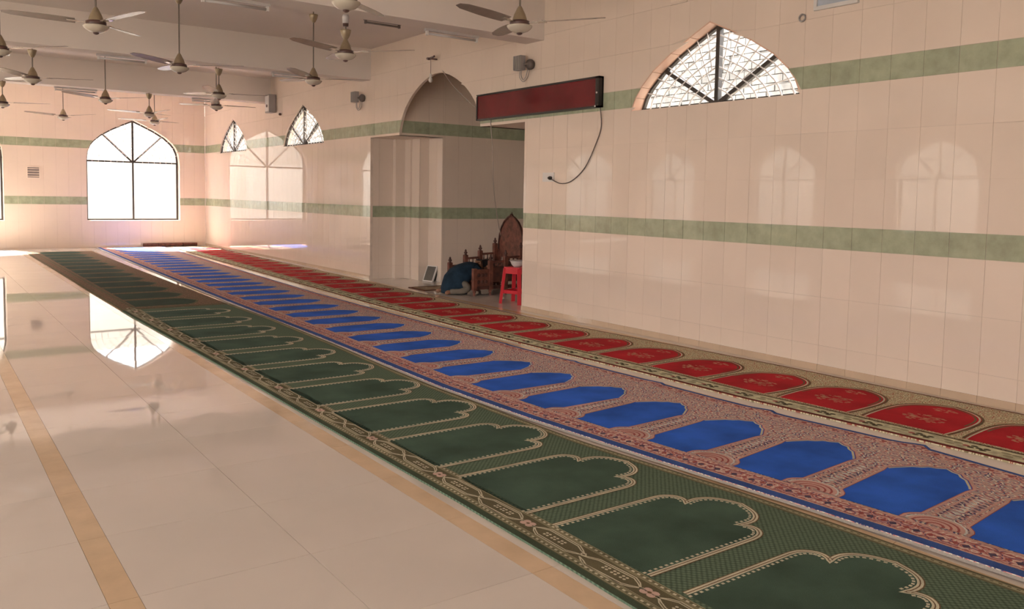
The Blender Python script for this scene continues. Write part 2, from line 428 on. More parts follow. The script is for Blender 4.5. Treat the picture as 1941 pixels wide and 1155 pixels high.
for sg_ in (1, -1):
    ya, yb = sorted((10.72 + sg_ * 1.165, 10.72 + sg_ * 2.3))
    g.box(XW + NT - .002, 7.3, ya, yb, 2.40, 2.50)
g.box(XW + NT - .002, 9.42, 9.4, 12.04, 3.5, 3.6)
g.obj('soffit', 'plaster', wm)
for sg_ in (1, -1):                  # side walls above the bays
    y = 10.72 + sg_ * 1.165
    g = G(); g.box(XW + NT - .002, 7.125, min(y, y + sg_ * .12), max(y, y + sg_ * .12), 2.40, 3.5); g.obj('backing', 'grout', wm)
    clad(wm, 'x', XW + NT, 7.125, 7.125, y, -sg_, [], False, sg_ > 0, 3.5, 2.40)

# ------------------------------------------------------------------ ceiling and beams
g = G(); g.box(XL - .3, XW + TH, YR - .3, YF + .3, ZC, ZC + .15)
tag(g.obj('ceiling', 'ceiling_paint'), 'plain painted ceiling between the deep beams', 'ceiling', kind='structure')
for i, y in enumerate([-1.3, 3.43] + BEAMS):
    g = G(); g.box(XL, XW, y, y + .36, 3.37, ZC)
    nm = ['beam above the viewer', 'beam just in front of the viewer', 'nearest visible painted ceiling beam, ending above the red sign', 'middle painted ceiling beam, ending left of the mihrab arch', 'farthest painted ceiling beam, in front of the end wall'][i]
    tag(g.obj('trim_%d' % (i + 1), 'ceiling_paint'), nm, 'beam', kind='structure')

# ------------------------------------------------------------------ floor
FP = .635
g = G(); g.box(XL - .3, XW + TH, YR - .3, YF + .3, -.2, -.004); g.box(XW + TH, 9.42, 8.4, 13.05, -.2, -.004)
fl = tag(g.obj('floor', 'floor_grout'), 'polished cream tile floor with ochre border strips', 'floor', kind='structure')
xs = []                               # columns: ochre strip (.095), two tiles, strip ...
x = .522; SW, FX = .102, .645
while x > XL: x -= 2 * FX + SW
while x < 9.4:
    xs += [(x, x + SW, 1), (x + SW, x + SW + FX, 0), (x + SW + FX, x + SW + 2 * FX, 0)]; x += 2 * FX + SW
rest = G(); FM = {}
k0 = int((YR - 2.48) / FP) - 1
for xa, xb, och in xs:
    xa2, xb2 = max(xa, XL), min(xb, 9.3)
    if xb2 - xa2 < .02: continue
    for k in range(k0, k0 + 60):
        ya, yb = max(2.48 + k * FP, YR), min(2.48 + (k + 1) * FP, YF)
        if yb - ya < .02: continue
        if xa2 > XW + .1 and not (8.5 < (ya + yb) / 2 < 12.95): continue
        own = -.2 < xa2 < 2.1 and 1.8 < yb < YF and xb < 2.3
        gx = .0004 if och else .0011
        if own:
            key = (round(xb2 - xa2, 3), round(yb - ya, 3), och)
            if key not in FM:
                q = G(); q.box(gx - (xb2 - xa2) / 2, (xb2 - xa2) / 2 - gx, .0011 - (yb - ya) / 2, (yb - ya) / 2 - .0011, -.004, 0)
                FM[key] = q.mesh('floor_tile', 'ochre_tile' if och else 'floor_tile')
            place('border_tile' if och else 'floor_tile', FM[key], fl, ((xa2 + xb2) / 2, (ya + yb) / 2, 0), (random.gauss(0, .0004), random.gauss(0, .0004), 0))
        else: rest.box(xa2 + gx, xb2 - gx, ya + .0011, yb - .0011, -.004, 0, och)
rest.obj('floor_tile_field', ['floor_tile', 'ochre_tile'], fl)['kind'] = 'stuff'

# ------------------------------------------------------------------ windows
def window(name, along, c, d, sgn, full, label, detail=True):
    """arched metal frame with radial bars and thin concentric grille; full = with two tall panes below"""
    w = thing(name, label, 'window', kind='structure')
    P = (lambda u, z, dd=0: (d + sgn * dd, u, z)) if along == 'y' else (lambda u, z, dd=0: (u, d + sgn * dd, z))
    upv = (1, 0, 0) if along == 'y' else (0, 1, 0)
    zb = 2.13 if full else 2.40
    half = [(a, z) for a, z in ARCH if z >= zb - 1e-6]
    arch = [(-a, z) for a, z in half] + [(a, z) for a, z in half[::-1][1:]]
    def inset(s): return [(a * s, zb + (z - zb) * s) for a, z in arch]
    fr = G(); q = inset(.985)
    for a, b_ in zip(q, q[1:]): fr.bar(P(c + a[0], a[1]), P(c + b_[0], b_[1]), .045, .04, upv)
    fr.bar(P(c, zb), P(c, 3.17), .045, .055, upv)
    for sg in (-1, 1):                # diagonals to the shoulder of the arch
        fr.bar(P(c, zb), P(c + sg * .70, 2.80 if not full else 2.82), .04, .045, upv)
    fr.bar(P(c - 1.07, zb + .012), P(c + 1.07, zb + .012), .04, .05 if full else .022, upv)
    if full:
        fr.bar(P(c - 1.065, .67), P(c - 1.065, 2.13), .04, .055, upv); fr.bar(P(c + 1.065, .67), P(c + 1.065, 2.13), .04, .055, upv)
        fr.bar(P(c, .67), P(c, 2.13), .04, .05, upv); fr.bar(P(c - 1.07, .69), P(c + 1.07, .69), .04, .04, upv)
    fr.obj('frame', 'dark_frame', w)
    if detail:
        gr = G()
        for s in (.86, .73, .60, .47, .34, .21):
            q = inset(s)
            for a, b_ in zip(q, q[1:]): gr.bar(P(c + a[0], a[1], -.02), P(c + b_[0], b_[1], -.02), .012, .012, upv)
        for i in range(1, 16):
            t = math.pi * i / 16; dx, dz = math.cos(t), math.sin(t)
            R_ = 0
            for k in range(1, 240):
                rr = k * .005
                if zb + dz * rr > lin(sorted(arch), dx * rr) or abs(dx * rr) > 1.08: break
                R_ = rr
            r0 = .21 * R_ if i % 2 == 0 else .47 * R_
            gr.bar(P(c + dx * r0, zb + dz * r0, -.02), P(c + dx * R_, zb + dz * R_, -.02), .010, .010, upv)
        gr.obj('grille', 'white_bar', w)
    panes = [(-1.05, -.03, .71, 2.10), (.03, 1.05, .71, 2.10)] if full else []
    for a, b_, z0, z1 in panes:
        q = G(); A, B = P(c + a, z0, -.004), P(c + b_, z1, .004)
        q.box(min(A[0], B[0]), max(A[0], B[0]), min(A[1], B[1]), max(A[1], B[1]), z0, z1); q.obj('pane', 'glass', w)
    q = G(); zz = inset(.96)          # fanlight pane
    a_ = [P(c + a, z, -.003) for a, z in zz]; b2 = [P(c + a, z, .003) for a, z in zz]; n = len(zz)
    q.add(a_ + b2, [tuple(range(n)), tuple(range(2 * n - 1, n - 1, -1))] + [(i, (i + 1) % n, n + (i + 1) % n, n + i) for i in range(n)])
    q.obj('fanlight_pane', 'glass', w)
    return w
window('window_1', 'y', 5.55, XW + .155, 1, False, 'large pointed arch clerestory window with barred fan grille, nearest on the right wall')
window('window_2', 'y', 15.93, XW + .055, 1, False, 'small looking arched clerestory window left of the mihrab recess')
window('window_3', 'y', 20.36, XW + .055, 1, False, 'farthest arched clerestory window beside the room corner')
window('window_4', 'x', 4.58, YF + .20, 1, True, 'tall bright arched window with two panes in the end wall')
window('window_5', 'x', .655, YF + .20, 1, True, 'bright arched end wall window cut by the left picture edge')
window('window_6', 'x', -3.27, YF + .20, 1, True, 'arched end wall window out of view, third from corner', False)
window('window_7', 'x', -7.2, YF + .20, 1, True, 'arched end wall window out of view, fourth from corner', False)
for i, o in enumerate(LO):
    window('window_%d' % (8 + i), 'y', o.c, XL - .2, -1, True, 'arched side wall window out of view, number %d from the far end' % (i + 1), False)
# daylight portals in the big windows (guide sky sampling only)
def portal(loc, rot, sx, sy):
    d = bpy.data.lights.new('window_portal', 'AREA'); d.shape = 'RECTANGLE'; d.size = sx; d.size_y = sy; d.cycles.is_portal = True
    o = bpy.data.objects.new('window_portal', d); COL.objects.link(o); o.location = loc; o.rotation_euler = rot
for o in LO: portal((XL - .31, o.c, 1.92), (0, math.radians(-90), 0), 2.55, 2.2)
for o in LIGHT_BAYS: portal((XL - .31, o.c, 1.6), (0, math.radians(-90), 0), 3.2, 4.3)
for o in LIGHT_BAYS_REAR: portal((o.c, YR - .31, 1.6), (math.radians(90), 0, 0), 4.4, 3.2)
for o in FO: portal((o.c, YF + .31, 1.92), (math.radians(-90), 0, 0), 2.2, 2.55)
for o in (W1, W2, W3): portal((XW + .2, o.c, 2.8), (0, math.radians(90), 0), .82, 2.2)
# tiles lining the arch of the near window
pts = [(-a, z) for a, z in ARCH if z >= 2.4] + [(a, z) for a, z in ARCH[::-1][1:] if z >= 2.4]
dense = []
for (a, z), (b_, z2) in zip(pts, pts[1:]):
    L = math.hypot(b_ - a, z2 - z); n = max(1, round(L / .205))
    for k in range(n): dense.append(((a + (b_ - a) * k / n, z + (z2 - z) * k / n), (a + (b_ - a) * (k + 1) / n, z + (z2 - z) * (k + 1) / n)))
for W_ in (W1,):
    for (a, z), (b_, z2) in dense:
        d = Vector((b_ - a, z2 - z)); L = d.length; d /= L; nrm = Vector((d.y, -d.x))
        p0 = Vector((a, z)) + d * .004; p1 = Vector((b_, z2)) - d * .004
        q = G(); vs_ = []
        for xx in (XW + .001, XW + .135):
            for p in (p0, p1, p1 + nrm * .012, p0 + nrm * .012): vs_.append((xx, W_.c + p.x, p.y))
        q.add(vs_, [(0, 1, 2, 3), (7, 6, 5, 4), (0, 4, 5, 1), (1, 5, 6, 2), (2, 6, 7, 3), (3, 7, 4, 0)])
        q.obj('reveal_tile', 'reveal_tile', wr)

# ------------------------------------------------------------------ outside: ground and pale brick wall next door
g = G(); g.box(-60, 60, -60, 90, -.6, -.25); tag(g.obj('ground', 'ground'), 'pale ground outside the windows', 'ground', kind='structure')
nb = thing('wall_outside', 'pale brick wall of the neighbouring yard seen through the clerestory windows', 'wall', kind='structure')
g = G(); g.box(11.02, 11.3, 2, 46, -.25, 4.6); g.obj('core', 'mortar', nb)
bm_ = G(); bm_.box(0, .03, .006, .294, .006, .124); bme = bm_.mesh('brick', 'pale_brick')
rest = G()
for r in range(0, 37):
    z = -.2 + r * .13
    for c in range(0, 147):
        y = 2 + c * .30 + (.15 if r % 2 else 0)
        jx = 10.99 + random.uniform(-.006, .01)
        if 7.9 < y < 12.0 and 2.6 < z < 4.6:
            place('brick', bme, nb, (jx, y, z))
        elif z > 2.2: rest.box(jx, jx + .04, y + .006, y + .294, z + .006, z + .124)
rest.obj('brickwork', 'pale_brick', nb)['kind'] = 'stuff'

g = G(); g.box(-19, -18.6, 6, 60, -.25, 4.6); g.box(-18.6, -18.2, 6, 60, 4.3, 4.6)
g.box(-40, 11, 32, 32.3, -.25, 4.2)  # added walls that hide bright sky from the left and end windows
tag(g.obj('wall_sky_screen', 'screen_paint'), 'plain walls added outside the side and end windows to screen the sky', 'wall', kind='structure')
# ------------------------------------------------------------------ carpets
def edge(tab, y): return lin(tab, y)
def samples(y0, y1, st): n = max(2, int((y1 - y0) / st)); return [y0 + (y1 - y0) * i / n for i in range(n + 1)]
def strip(g, fa, fb, y0, y1, z, mi, st=.15):
    ys = samples(y0, y1, st); vs_ = []
    for y in ys: vs_ += [(fa(y), y, z), (fb(y), y, z)]
    g.add(vs_, [(2 * i, 2 * i + 1, 2 * i + 3, 2 * i + 2) for i in range(len(ys) - 1)], mi)
def sym(half):
    """half outline (x, dy>=0) from base to apex -> full open polyline, from +dy base over apex to -dy base"""
    return [(x, d) for x, d in half] + [(x, -d) for x, d in half[::-1][1:]]
CT = .010
# --- green carpet near
go = [(0, 2.0), (1.4, 2.03), (2.14, 2.045), (2.47, 2.055), (2.86, 2.06), (3.25, 2.065), (4.33, 2.055), (5.1, 2.05), (6.1, 2.05), (7.4, 2.04), (10.13, 2.0), (10.9, 2.0)]
gi = [(0, 3.42), (1.32, 3.376), (1.7, 3.357), (2.06, 3.345), (2.6, 3.31), (3.14, 3.25), (3.7, 3.195), (4.2, 3.18), (5.4, 3.165), (5.9, 3.18), (7.4, 3.25), (9.24, 3.30), (10.7, 3.28)]
GY0, GY1 = .35, 10.72
gc = thing('prayer_carpet', 'dark green prayer carpet with cream scalloped niches, nearest row', 'carpet', (0, 0, 0))
ys = samples(GY0, GY1, .12)
q = G(); q.slab([(edge(go, y), y) for y in ys], [(edge(gi, y), y) for y in ys], .0005, CT)
q.obj('woven_ground', 'green_lattice', gc)
B = G()
zb = CT + .0006; z2 = CT + .0012; z3 = CT + .0018
O = lambda off: (lambda y: edge(go, y) + off)
I = lambda off: (lambda y: edge(gi, y) - off)
strip(B, O(0), O(.035), GY0, GY1, zb, 4)                  # plain selvage
strip(B, O(.035), O(.205), GY0, GY1, zb, 0)               # olive border ground
strip(B, O(.072), O(.168), GY0, GY1, zb + .0003, 1)
for a in (.040, .060, .068, .172, .180, .200): strip(B, O(a), O(a + .004), GY0, GY1, z2, 2)
strip(B, I(.055), I(.0), GY0, GY1, zb, 0); strip(B, I(.040), I(.018), GY0, GY1, z2, 2)
strip(B, I(.008), I(0), GY0, GY1, z2, 1)
y = GY0 + .02
while y < GY1 - .02:                                       # dotted lines of the border
    for a in (.053, .190):
        x = O(a)(y); B.add([(x - .005, y - .008, z2), (x + .005, y - .008, z2), (x + .005, y + .008, z2), (x - .005, y + .008, z2)], [(0, 1, 2, 3)], 3)
    x = I(.029)(y); B.add([(x - .004, y - .007, z3), (x + .004, y - .007, z3), (x + .004, y + .007, z3), (x - .004, y + .007, z3)], [(0, 1, 2, 3)], 1)
    y += .032
PIT = .768; KN0 = 2.479                                    # chain of linked lozenges with flowers between
k = -3
while KN0 + k * PIT < GY1 - .4:
    ky = KN0 + k * PIT; fy = ky + PIT / 2
    def X(y, off): return edge(go, y) + .120 + off
    for s in (-1, 1):
        for w in (0, .011):
            line = [(X(ky, s * .006), ky), (X(ky, s * (.016 + w)), ky + .035), (X(ky, s * (.034 + w)), ky + .075), (X(fy, s * (.034 + w)), fy - .115), (X(fy, s * (.016 + w)), fy - .075), (X(fy, s * -(.012)), fy - .03)]
            B.ribbon(line, -.0028, .0028, z2, 3)
            B.ribbon([(x_, 2 * fy - y_) for x_, y_ in line], -.0028, .0028, z2, 3)
    B.ribbon([(X(ky, dx), ky + dy) for dx, dy in ((-.012, 0), (0, .014), (.012, 0), (0, -.014))], -.003, .003, z3, 3, True)
    for base in (ky + PIT * .25, ky + PIT * .75):
        for j in (-1, 0, 1):
            for sx in (-.0085, .0085):
                for sy in (-.010, .010):
                    cy_ = base + j * .050 + sy; cx_ = X(base, sx)
                    B.poly([(cx_ + .0065 * math.cos(t), cy_ + .008 * math.sin(t)) for t in (0, 1.05, 2.1, 3.14, 4.19, 5.24)], z2, 3)
    for t in range(4):                                     # rose flower
        a = math.pi / 4 + t * math.pi / 2; cx_, cy_ = X(fy, .017 * math.cos(a)), fy + .026 * math.sin(a)
        B.poly([(cx_ + .015 * math.cos(u), cy_ + .019 * math.sin(u)) for u in [i * math.pi / 5 for i in range(10)]], z3, 5)
    B.poly([(X(fy, .008 * math.cos(u)), fy + .010 * math.sin(u)) for u in [i * math.pi / 4 for i in range(8)]], z3 + .0004, 6)
    k += 1
B.obj('border', ['olive_ground', 'olive_dark', 'pale_olive_yarn', 'cream_yarn', 'green_selvage', 'rose_yarn', 'brown_yarn'], gc)
half = [(.0, .293), (.62, .293), (.665, .287), (.70, .270), (.725, .238), (.728, .205), (.715, .175), (.70, .158), (.735, .165), (.79, .164), (.84, .140), (.875, .10), (.895, .055), (.905, .02), (.912, 0)]
out = sym([tuple(p) for p in bez([(a, b_, 0) for a, b_ in half[1:]], 3)] and [half[0]] + [(p.x, max(0, p.y)) for p in bez([(a, b_, 0) for a, b_ in half[1:]], 2)])
NG = G()
NG.poly(out, 0, 0)
NG.ribbon(out, -.012, -.003, .0005, 1); NG.ribbon(out, -.003, .002, .0005, 2); NG.ribbon(out, .002, .012, .0005, 1); NG.ribbon(out, .012, .017, .0005, 2)
acc = 0
for a, b_ in zip(out, out[1:]):                            # beaded inner edge
    A_, B_ = Vector(a), Vector(b_); L = (B_ - A_).length
    if L < 1e-6: continue
    d = (B_ - A_) / L; nrm = Vector((d.y, -d.x))
    t = (-acc) % .030
    while t < L:
        c_ = A_ + d * t + nrm * .024
        NG.add([(*(c_ + d * i * .0075 + nrm * j * .006), .0007) for i, j in ((-1, -1), (1, -1), (1, 1), (-1, 1))], [(0, 1, 2, 3)], 1)
        t += .030
    acc = (acc + L)
nm_ = NG.mesh('prayer_niche', ['green_field', 'cream_yarn', 'brown_yarn'])
k = -2
while True:
    yc = 2.49 + k * PIT
    if yc > GY1 - .33: break
    if yc > GY0 + .2: place('prayer_niche', nm_, gc, (lin([(1, 2.275), (2.5, 2.262), (3.2, 2.245), (4, 2.235), (5, 2.215), (7, 2.20), (10.7, 2.19)], yc), yc, CT + .0012))
    k += 1
# --- green carpet far
fc = thing('prayer_carpet', 'darker green prayer carpet with brownish borders, laid at the far end', 'carpet')
fo = [(10.7, 2.005), (12.9, 2.0), (16.9, 2.02), (21.5, 2.03)]; fi = [(10.7, 3.26), (13.6, 3.27), (16.7, 3.29), (21.6, 3.36)]
ys = samples(10.74, 21.35, .2); q = G(); q.slab([(edge(fo, y), y) for y in ys], [(edge(fi, y), y) for y in ys], .0005, CT); q.obj('woven_ground', 'far_green_border', fc)
B = G(); strip(B, lambda y: edge(fo, y), lambda y: edge(fo, y) + .03, 10.74, 21.35, zb, 0); strip(B, lambda y: edge(fo, y) + .15, lambda y: edge(fo, y) + .17, 10.74, 21.35, zb, 1)
B.add([(2.0, 10.74, z2), (3.26, 10.74, z2), (3.26, 10.83, z2), (2.0, 10.83, z2)], [(0, 1, 2, 3)], 0)
B.obj('border', ['olive_dark', 'far_green_line'], fc)
NF = G(); hf = [(0, .33), (.62, .33), (.70, .28), (.76, .18), (.80, .08), (.83, 0)]; of = sym(hf); NF.poly(of, 0, 0); NF.ribbon(of, -.02, .012, .0006, 1)
nf = NF.mesh('prayer_niche', ['far_green_field', 'far_green_line'])
for k in range(13): place('prayer_niche', nf, fc, (2.20 + k * .006, 11.28 + k * .80, CT + .0012))
# --- blue carpet
bo = [(0, 3.55), (1.37, 3.482), (1.87, 3.451), (2.38, 3.411), (3.2, 3.329), (4.3, 3.247), (5.35, 3.215), (6.5, 3.25), (7.94, 3.30), (10.8, 3.335), (16, 3.47), (22.6, 3.68)]
bi = [(0, 4.90), (1.4, 4.82), (1.92, 4.83), (2.47, 4.875), (2.83, 4.845), (3.36, 4.79), (4.0, 4.765), (4.9, 4.765), (6.25, 4.72), (7.4, 4.72), (8.8, 4.71), (11.4, 4.73), (14.5, 4.85), (21.2, 5.147), (22.6, 5.2)]
BY0, BY1 = .35, 22.55
wob = lambda y: (.06 * math.exp(-max(0, y - 2.4) / 3.0)) * (math.exp(-((((y - 2.47) % 1.02) - .04) / .10) ** 2)) * (1 if y > 1.2 else .3)
b_in = lambda y: edge(bi, y) - .02 + wob(y)
bc = thing('prayer_carpet', 'bright blue prayer carpet with pink floral borders, middle row', 'carpet')
ys = samples(BY0, BY1, .06); q = G(); q.slab([(edge(bo, y), y) for y in ys], [(b_in(y), y) for y in ys], .0005, CT); q.obj('woven_ground', 'blue_floral', bc)
B = G(); E = lambda off: (lambda y: edge(bo, y) + off)
strip(B, E(-.035), E(0), BY0, BY1, .006, 6)                              # pale binding tape
strip(B, E(0), E(.062), BY0, BY1, zb, 0)
strip(B, E(.062), E(.225), BY0, BY1, zb, 1)
strip(B, E(.062), E(.074), BY0, BY1, z2, 2); strip(B, E(.172), E(.182), BY0, BY1, z2, 3); strip(B, E(.205), E(.228), BY0, BY1, z2, 2)
strip(B, E(.078), E(.084), BY0, BY1, z2, 3)
strip(B, lambda y: b_in(y) - .030, b_in, BY0, BY1, zb, 0, .06); strip(B, lambda y: b_in(y) - .115, lambda y: b_in(y) - .035, BY0, BY1, zb, 1, .06)
strip(B, lambda y: b_in(y) - .045, lambda y: b_in(y) - .035, BY0, BY1, z2, 2, .06); strip(B, lambda y: b_in(y) - .125, lambda y: b_in(y) - .112, BY0, BY1, z2, 2, .06)
y = BY0 + .03
while y < BY1 - .05:
    x = E(.125)(y); B.poly([(x - .022, y), (x, y + .020), (x + .022, y), (x, y - .020)], z2, 4); B.poly([(x + .022, y + .05), (x - .004, y + .062), (x - .02, y + .04), (x, y + .03)], z2, 3)
    x = b_in(y) - .075; B.poly([(x - .02, y), (x, y + .022), (x + .02, y), (x, y - .022)], z2, 3)
    y += .105
B.obj('border', ['blue_selvage', 'pink_floral', 'pink_yarn', 'red_yarn', 'navy_yarn', 'white_yarn', 'tape'], bc)
BP = .6035
hb = [(0, .165), (.05, .165), (.075, .175), (.10, .195), (.12, .212), (.60, .226), (.665, .238), (.70, .222), (.745, .196), (.80, .165), (.83, .128), (.875, .10), (.89, .055), (.915, .025), (.935, 0)]
ob = sym(hb)
NB = G(); NB.poly(ob, 0, 0); NB.ribbon(ob, -.016, 0, .0006, 1); NB.ribbon(ob, -.020, -.016, .0006, 2); NB.ribbon(ob[6:-6], -.036, -.024, .0006, 3)
# column on the +y side of each niche: zigzag shaft and round scalloped foot
c0 = BP / 2
NB.poly([(.15, c0 - .062), (.60, c0 - .055), (.60, c0 + .055), (.15, c0 + .062)], .0004, 7)
for j in range(11):
    x = .17 + j * .0385
    NB.poly([(x, c0 - .022), (x + .014, c0 + .004), (x + .008, c0 + .030), (x - .008, c0 + .004)], .0008, 5)
    NB.poly([(x + .016, c0 - .055), (x + .026, c0 - .03), (x + .018, c0 - .020), (x + .008, c0 - .045)], .0008, 4)
    NB.poly([(x + .016, c0 + .030), (x + .026, c0 + .05), (x + .018, c0 + .06), (x + .008, c0 + .045)], .0008, 4)
for sgy in (-.068, .068): NB.ribbon([(.14, c0 + sgy), (.60, c0 + sgy * .88)], -.006, .006, .0008, 1)
for rr, mi in ((1, 5), (.93, 1), (.78, 6), (.70, 1), (.55, 6), (.47, 1), (.32, 6), (.22, 1)):
    NB.poly([(.012 + .125 * rr * math.sin(t), c0 + .135 * rr * math.cos(t)) for t in [math.pi * i / 12 for i in range(13)]], .0008 + (1 - rr) * .0006, mi)
nbm = NB.mesh('prayer_niche', ['blue_field', 'pink_yarn', 'red_yarn', 'cream_yarn', 'navy_yarn', 'white_yarn', 'red_yarn', 'blue_floral'])
k = -2
while True:
    yc = 2.135 + k * BP
    if yc > BY1 - .33: break
    if yc > BY0 + .25: place('prayer_niche', nbm, bc, (edge(bo, yc) + .235, yc, CT + .0012), (0, 0, -math.atan2(edge(bo, yc + .3) - edge(bo, yc - .3), .6)))
    k += 1
# --- red carpet
ro = [(0, 5.08), (2.0, 5.012), (2.4, 4.993), (3.1, 4.955), (3.9, 4.905), (5.0, 4.90), (6.4, 4.845), (7.8, 4.84), (9.9, 4.86), (14.5, 5.015), (22.2, 5.30)]
ri = [(0, 6.27), (2.5, 6.235), (3.4, 6.20), (4.4, 6.19), (5.55, 6.13), (7.0, 6.03), (8.1, 6.0), (9.8, 6.0), (12.45, 6.08), (17.5, 6.19), (22.2, 6.24)]
RY0, RY1 = .6, 22.1
rc = thing('prayer_carpet', 'crimson prayer carpet with cream olive borders, row beside the right wall', 'carpet')
ys = samples(RY0, RY1, .12); q = G(); q.slab([(edge(ro, y), y) for y in ys], [(edge(ri, y), y) for y in ys], .0005, CT); q.obj('woven_ground', 'red_floral', rc)
B = G(); E = lambda off: (lambda y: edge(ro, y) + off); E2 = lambda off: (lambda y: edge(ri, y) - off)
strip(B, E(0), E(.035), RY0, RY1, zb, 0); strip(B, E(.035), E(.20), RY0, RY1, zb, 1); strip(B, E(.035), E(.042), RY0, RY1, z2, 2); strip(B, E(.192), E(.204), RY0, RY1, z2, 3); strip(B, E(.21), E(.222), RY0, RY1, z2, 2)
strip(B, E2(.018), E2(0), RY0, RY1, zb, 0); strip(B, E2(.032), E2(.022), RY0, RY1, z2, 4)
RP = .658; y = RY0 + .05
while y < RY1 - .1:
    x = E(.115)(y)
    for dx, dy in ((0, 0), (.022, .035), (-.018, .04), (.015, -.04), (-.022, -.03), (.0, .075)):
        B.poly([(x + dx + .018 * math.cos(t) * (1 + .3 * math.sin(3 * t)), y + dy + .022 * math.sin(t)) for t in [i * math.pi / 4 for i in range(8)]], z2, 2 if dy < .07 else 5)
    x = E(.09)(y + .16)
    for dx, dy in ((0, 0), (.05, .03), (.05, -.03)): B.poly([(x + dx + .020 * math.cos(t), y + .16 + dy + .03 * math.sin(t)) for t in [i * math.pi / 4 for i in range(8)]], z2, 4)
    y += RP / 2
B.obj('border', ['red_edge', 'red_border_ground', 'dark_motif', 'brown_yarn', 'pale_olive_yarn', 'red_yarn'], rc)
hr = [(0, .290), (.10, .301), (.30, .309), (.45, .303), (.56, .278), (.635, .238), (.69, .188), (.73, .135), (.755, .085), (.775, .04), (.79, 0)]
orr = sym([hr[0]] + [(p.x, max(0, p.y)) for p in bez([(a, b_, 0) for a, b_ in hr[1:]], 2)])
NR = G(); NR.poly(orr, 0, 0); NR.ribbon(orr, -.014, .004, .0006, 1); NR.ribbon(orr, -.030, -.018, .0006, 2); NR.ribbon(orr[3:-3], -.056, -.042, .0006, 1)
rnd = random.Random(3)
for cx_, ax, ay, n in ((.29, .10, .14, 60), (.61, .045, .085, 24)):     # woven medallion sprigs
    for i in range(n):
        t = rnd.uniform(0, 6.28); r = math.sqrt(rnd.random()); x, y = cx_ + ax * r * math.cos(t), ay * r * math.sin(t); w = rnd.uniform(.007, .014); a = rnd.uniform(0, 3.14)
        NR.poly([(x + w * math.cos(a + u) * (1 if u % 3.14 < .1 else .55), y + w * 1.5 * math.sin(a + u)) for u in (0, 1.05, 2.1, 3.14, 4.19, 5.24)], .0006 + i * .00001, 3)
nrm_ = NR.mesh('prayer_niche', ['red_field', 'brown_yarn', 'cream_yarn', 'red_motif'])
k = -2
while True:
    yc = 2.83 + k * RP
    if yc > RY1 - .35: break
    if yc > RY0 + .25: place('prayer_niche', nrm_, rc, (edge(ro, yc) + .258, yc, CT + .0012), (0, 0, -math.atan2(edge(ro, yc + .3) - edge(ro, yc - .3), .6)))
    k += 1

# ------------------------------------------------------------------ ceiling fans
def make_fan(drop, cup_z):
    """drop = rod from hub up to ceiling; cup_z = height of the canopy cup's top above the hub"""
    f = thing('ceiling_fan', 'ceiling fan', 'ceiling fan')
    g = G(); g.lathe([(.014, .150), (.024, .132), (.036, .108), (.050, .080), (.060, .050), (.066, .022), (.066, .010)], 24); g.obj('motor_housing', 'fan_gold', f, True)
    g = G(); g.lathe([(.070, .026), (.088, .018), (.088, -.018), (.070, -.022)], 24); g.obj('rotor_band', 'fan_dark', f, True)
    bw = G(); bw.lathe([(.090, -.014), (.112, -.020), (.112, -.029), (.100, -.046), (.076, -.064), (.040, -.078), (.024, -.081)], 28); bo_ = bw.obj('bowl', 'fan_pale', f, True)
    kn = G(); kn.lathe([(.026, -.080), (.026, -.090), (.012, -.098), (.002, -.100)], 14); kn.obj('bowl_cap', 'fan_dark', bo_, True)
    g = G(); g.lathe([(.0085, .14), (.0085, drop)], 10); g.obj('rod', 'fan_rod', f)
    g = G(); g.lathe([(.016, cup_z - .105), (.026, cup_z - .095), (.045, cup_z - .06), (.056, cup_z - .02), (.060, cup_z), (.050, cup_z + .002)], 20); g.obj('canopy', 'fan_gold', f, True)
    if .1 < drop - cup_z < .3 and drop < .6:
        g = G(); g.lathe([(.030, cup_z + .04), (.034, cup_z + .10), (.024, cup_z + .13)], 12); g.lathe([(.035, drop - .09), (.038, drop - .02), (.030, drop)], 12, mi=1); g.obj('hook', ['fan_dark', 'tube_body'], f, True)
    for k in range(3):
        a = k * 2 * math.pi / 3
        b_ = G(); n = 8; P = 0.14; vs_ = []
        for i in range(n + 1):
            t = i / n; r = .17 + t * .58; w = .056 + .012 * math.sin(math.pi * min(1, t * 1.2)) - (.030 * max(0, t - .9) / .1)
            sl = math.tan(math.radians(11)) * (1 - .35 * t); z = .012 + .020 * t
            for s, zz in ((-1, 0), (1, 0)): vs_.append((r, s * w, z + s * w * sl + .002)); vs_.append((r, s * w, z + s * w * sl - .002))
        fs = []
        for i in range(n):
            q = 4 * i; fs += [(q, q + 4, q + 6, q + 2), (q + 1, q + 3, q + 7, q + 5), (q, q + 1, q + 5, q + 4), (q + 2, q + 6, q + 7, q + 3)]
        fs += [(0, 2, 3, 1), (4 * n, 4 * n + 1, 4 * n + 3, 4 * n + 2)]
        b_.add(vs_, fs); bl = b_.obj('blade', 'fan_blade', f); bl.rotation_euler = (0, 0, a)
        br = G(); br.bar((.075, 0, .004), (.20, 0, .012), .036, .006); br.bar((.16, 0, .009), (.24, 0, .012), .075, .006)
        for s in (-.022, .022): br.lathe([(.006, 0), (.006, .012)], 8, (.205, s, .010))
        br.obj('bracket', 'chrome', bl)
    return f
fanA, fanB, fanC = make_fan(.91, .845), make_fan(.40, .385), make_fan(.40, .24)
used = set()
def fan(proto, x, y, deg, label, group):
    f = proto if id(proto) not in used else copy_tree(proto)
    used.add(id(proto)); f.location = (x, y, 2.97); f.rotation_euler = (0, 0, math.radians(deg)); tag(f, label, 'ceiling fan', group)
GB, GA = 'fans hung from the beams', 'fans hung from the ceiling between beams'
fan(fanC, 3.834, 8.453, 80, 'short stemmed gold ceiling fan left of the mihrab arch, under nearest beam', GB)
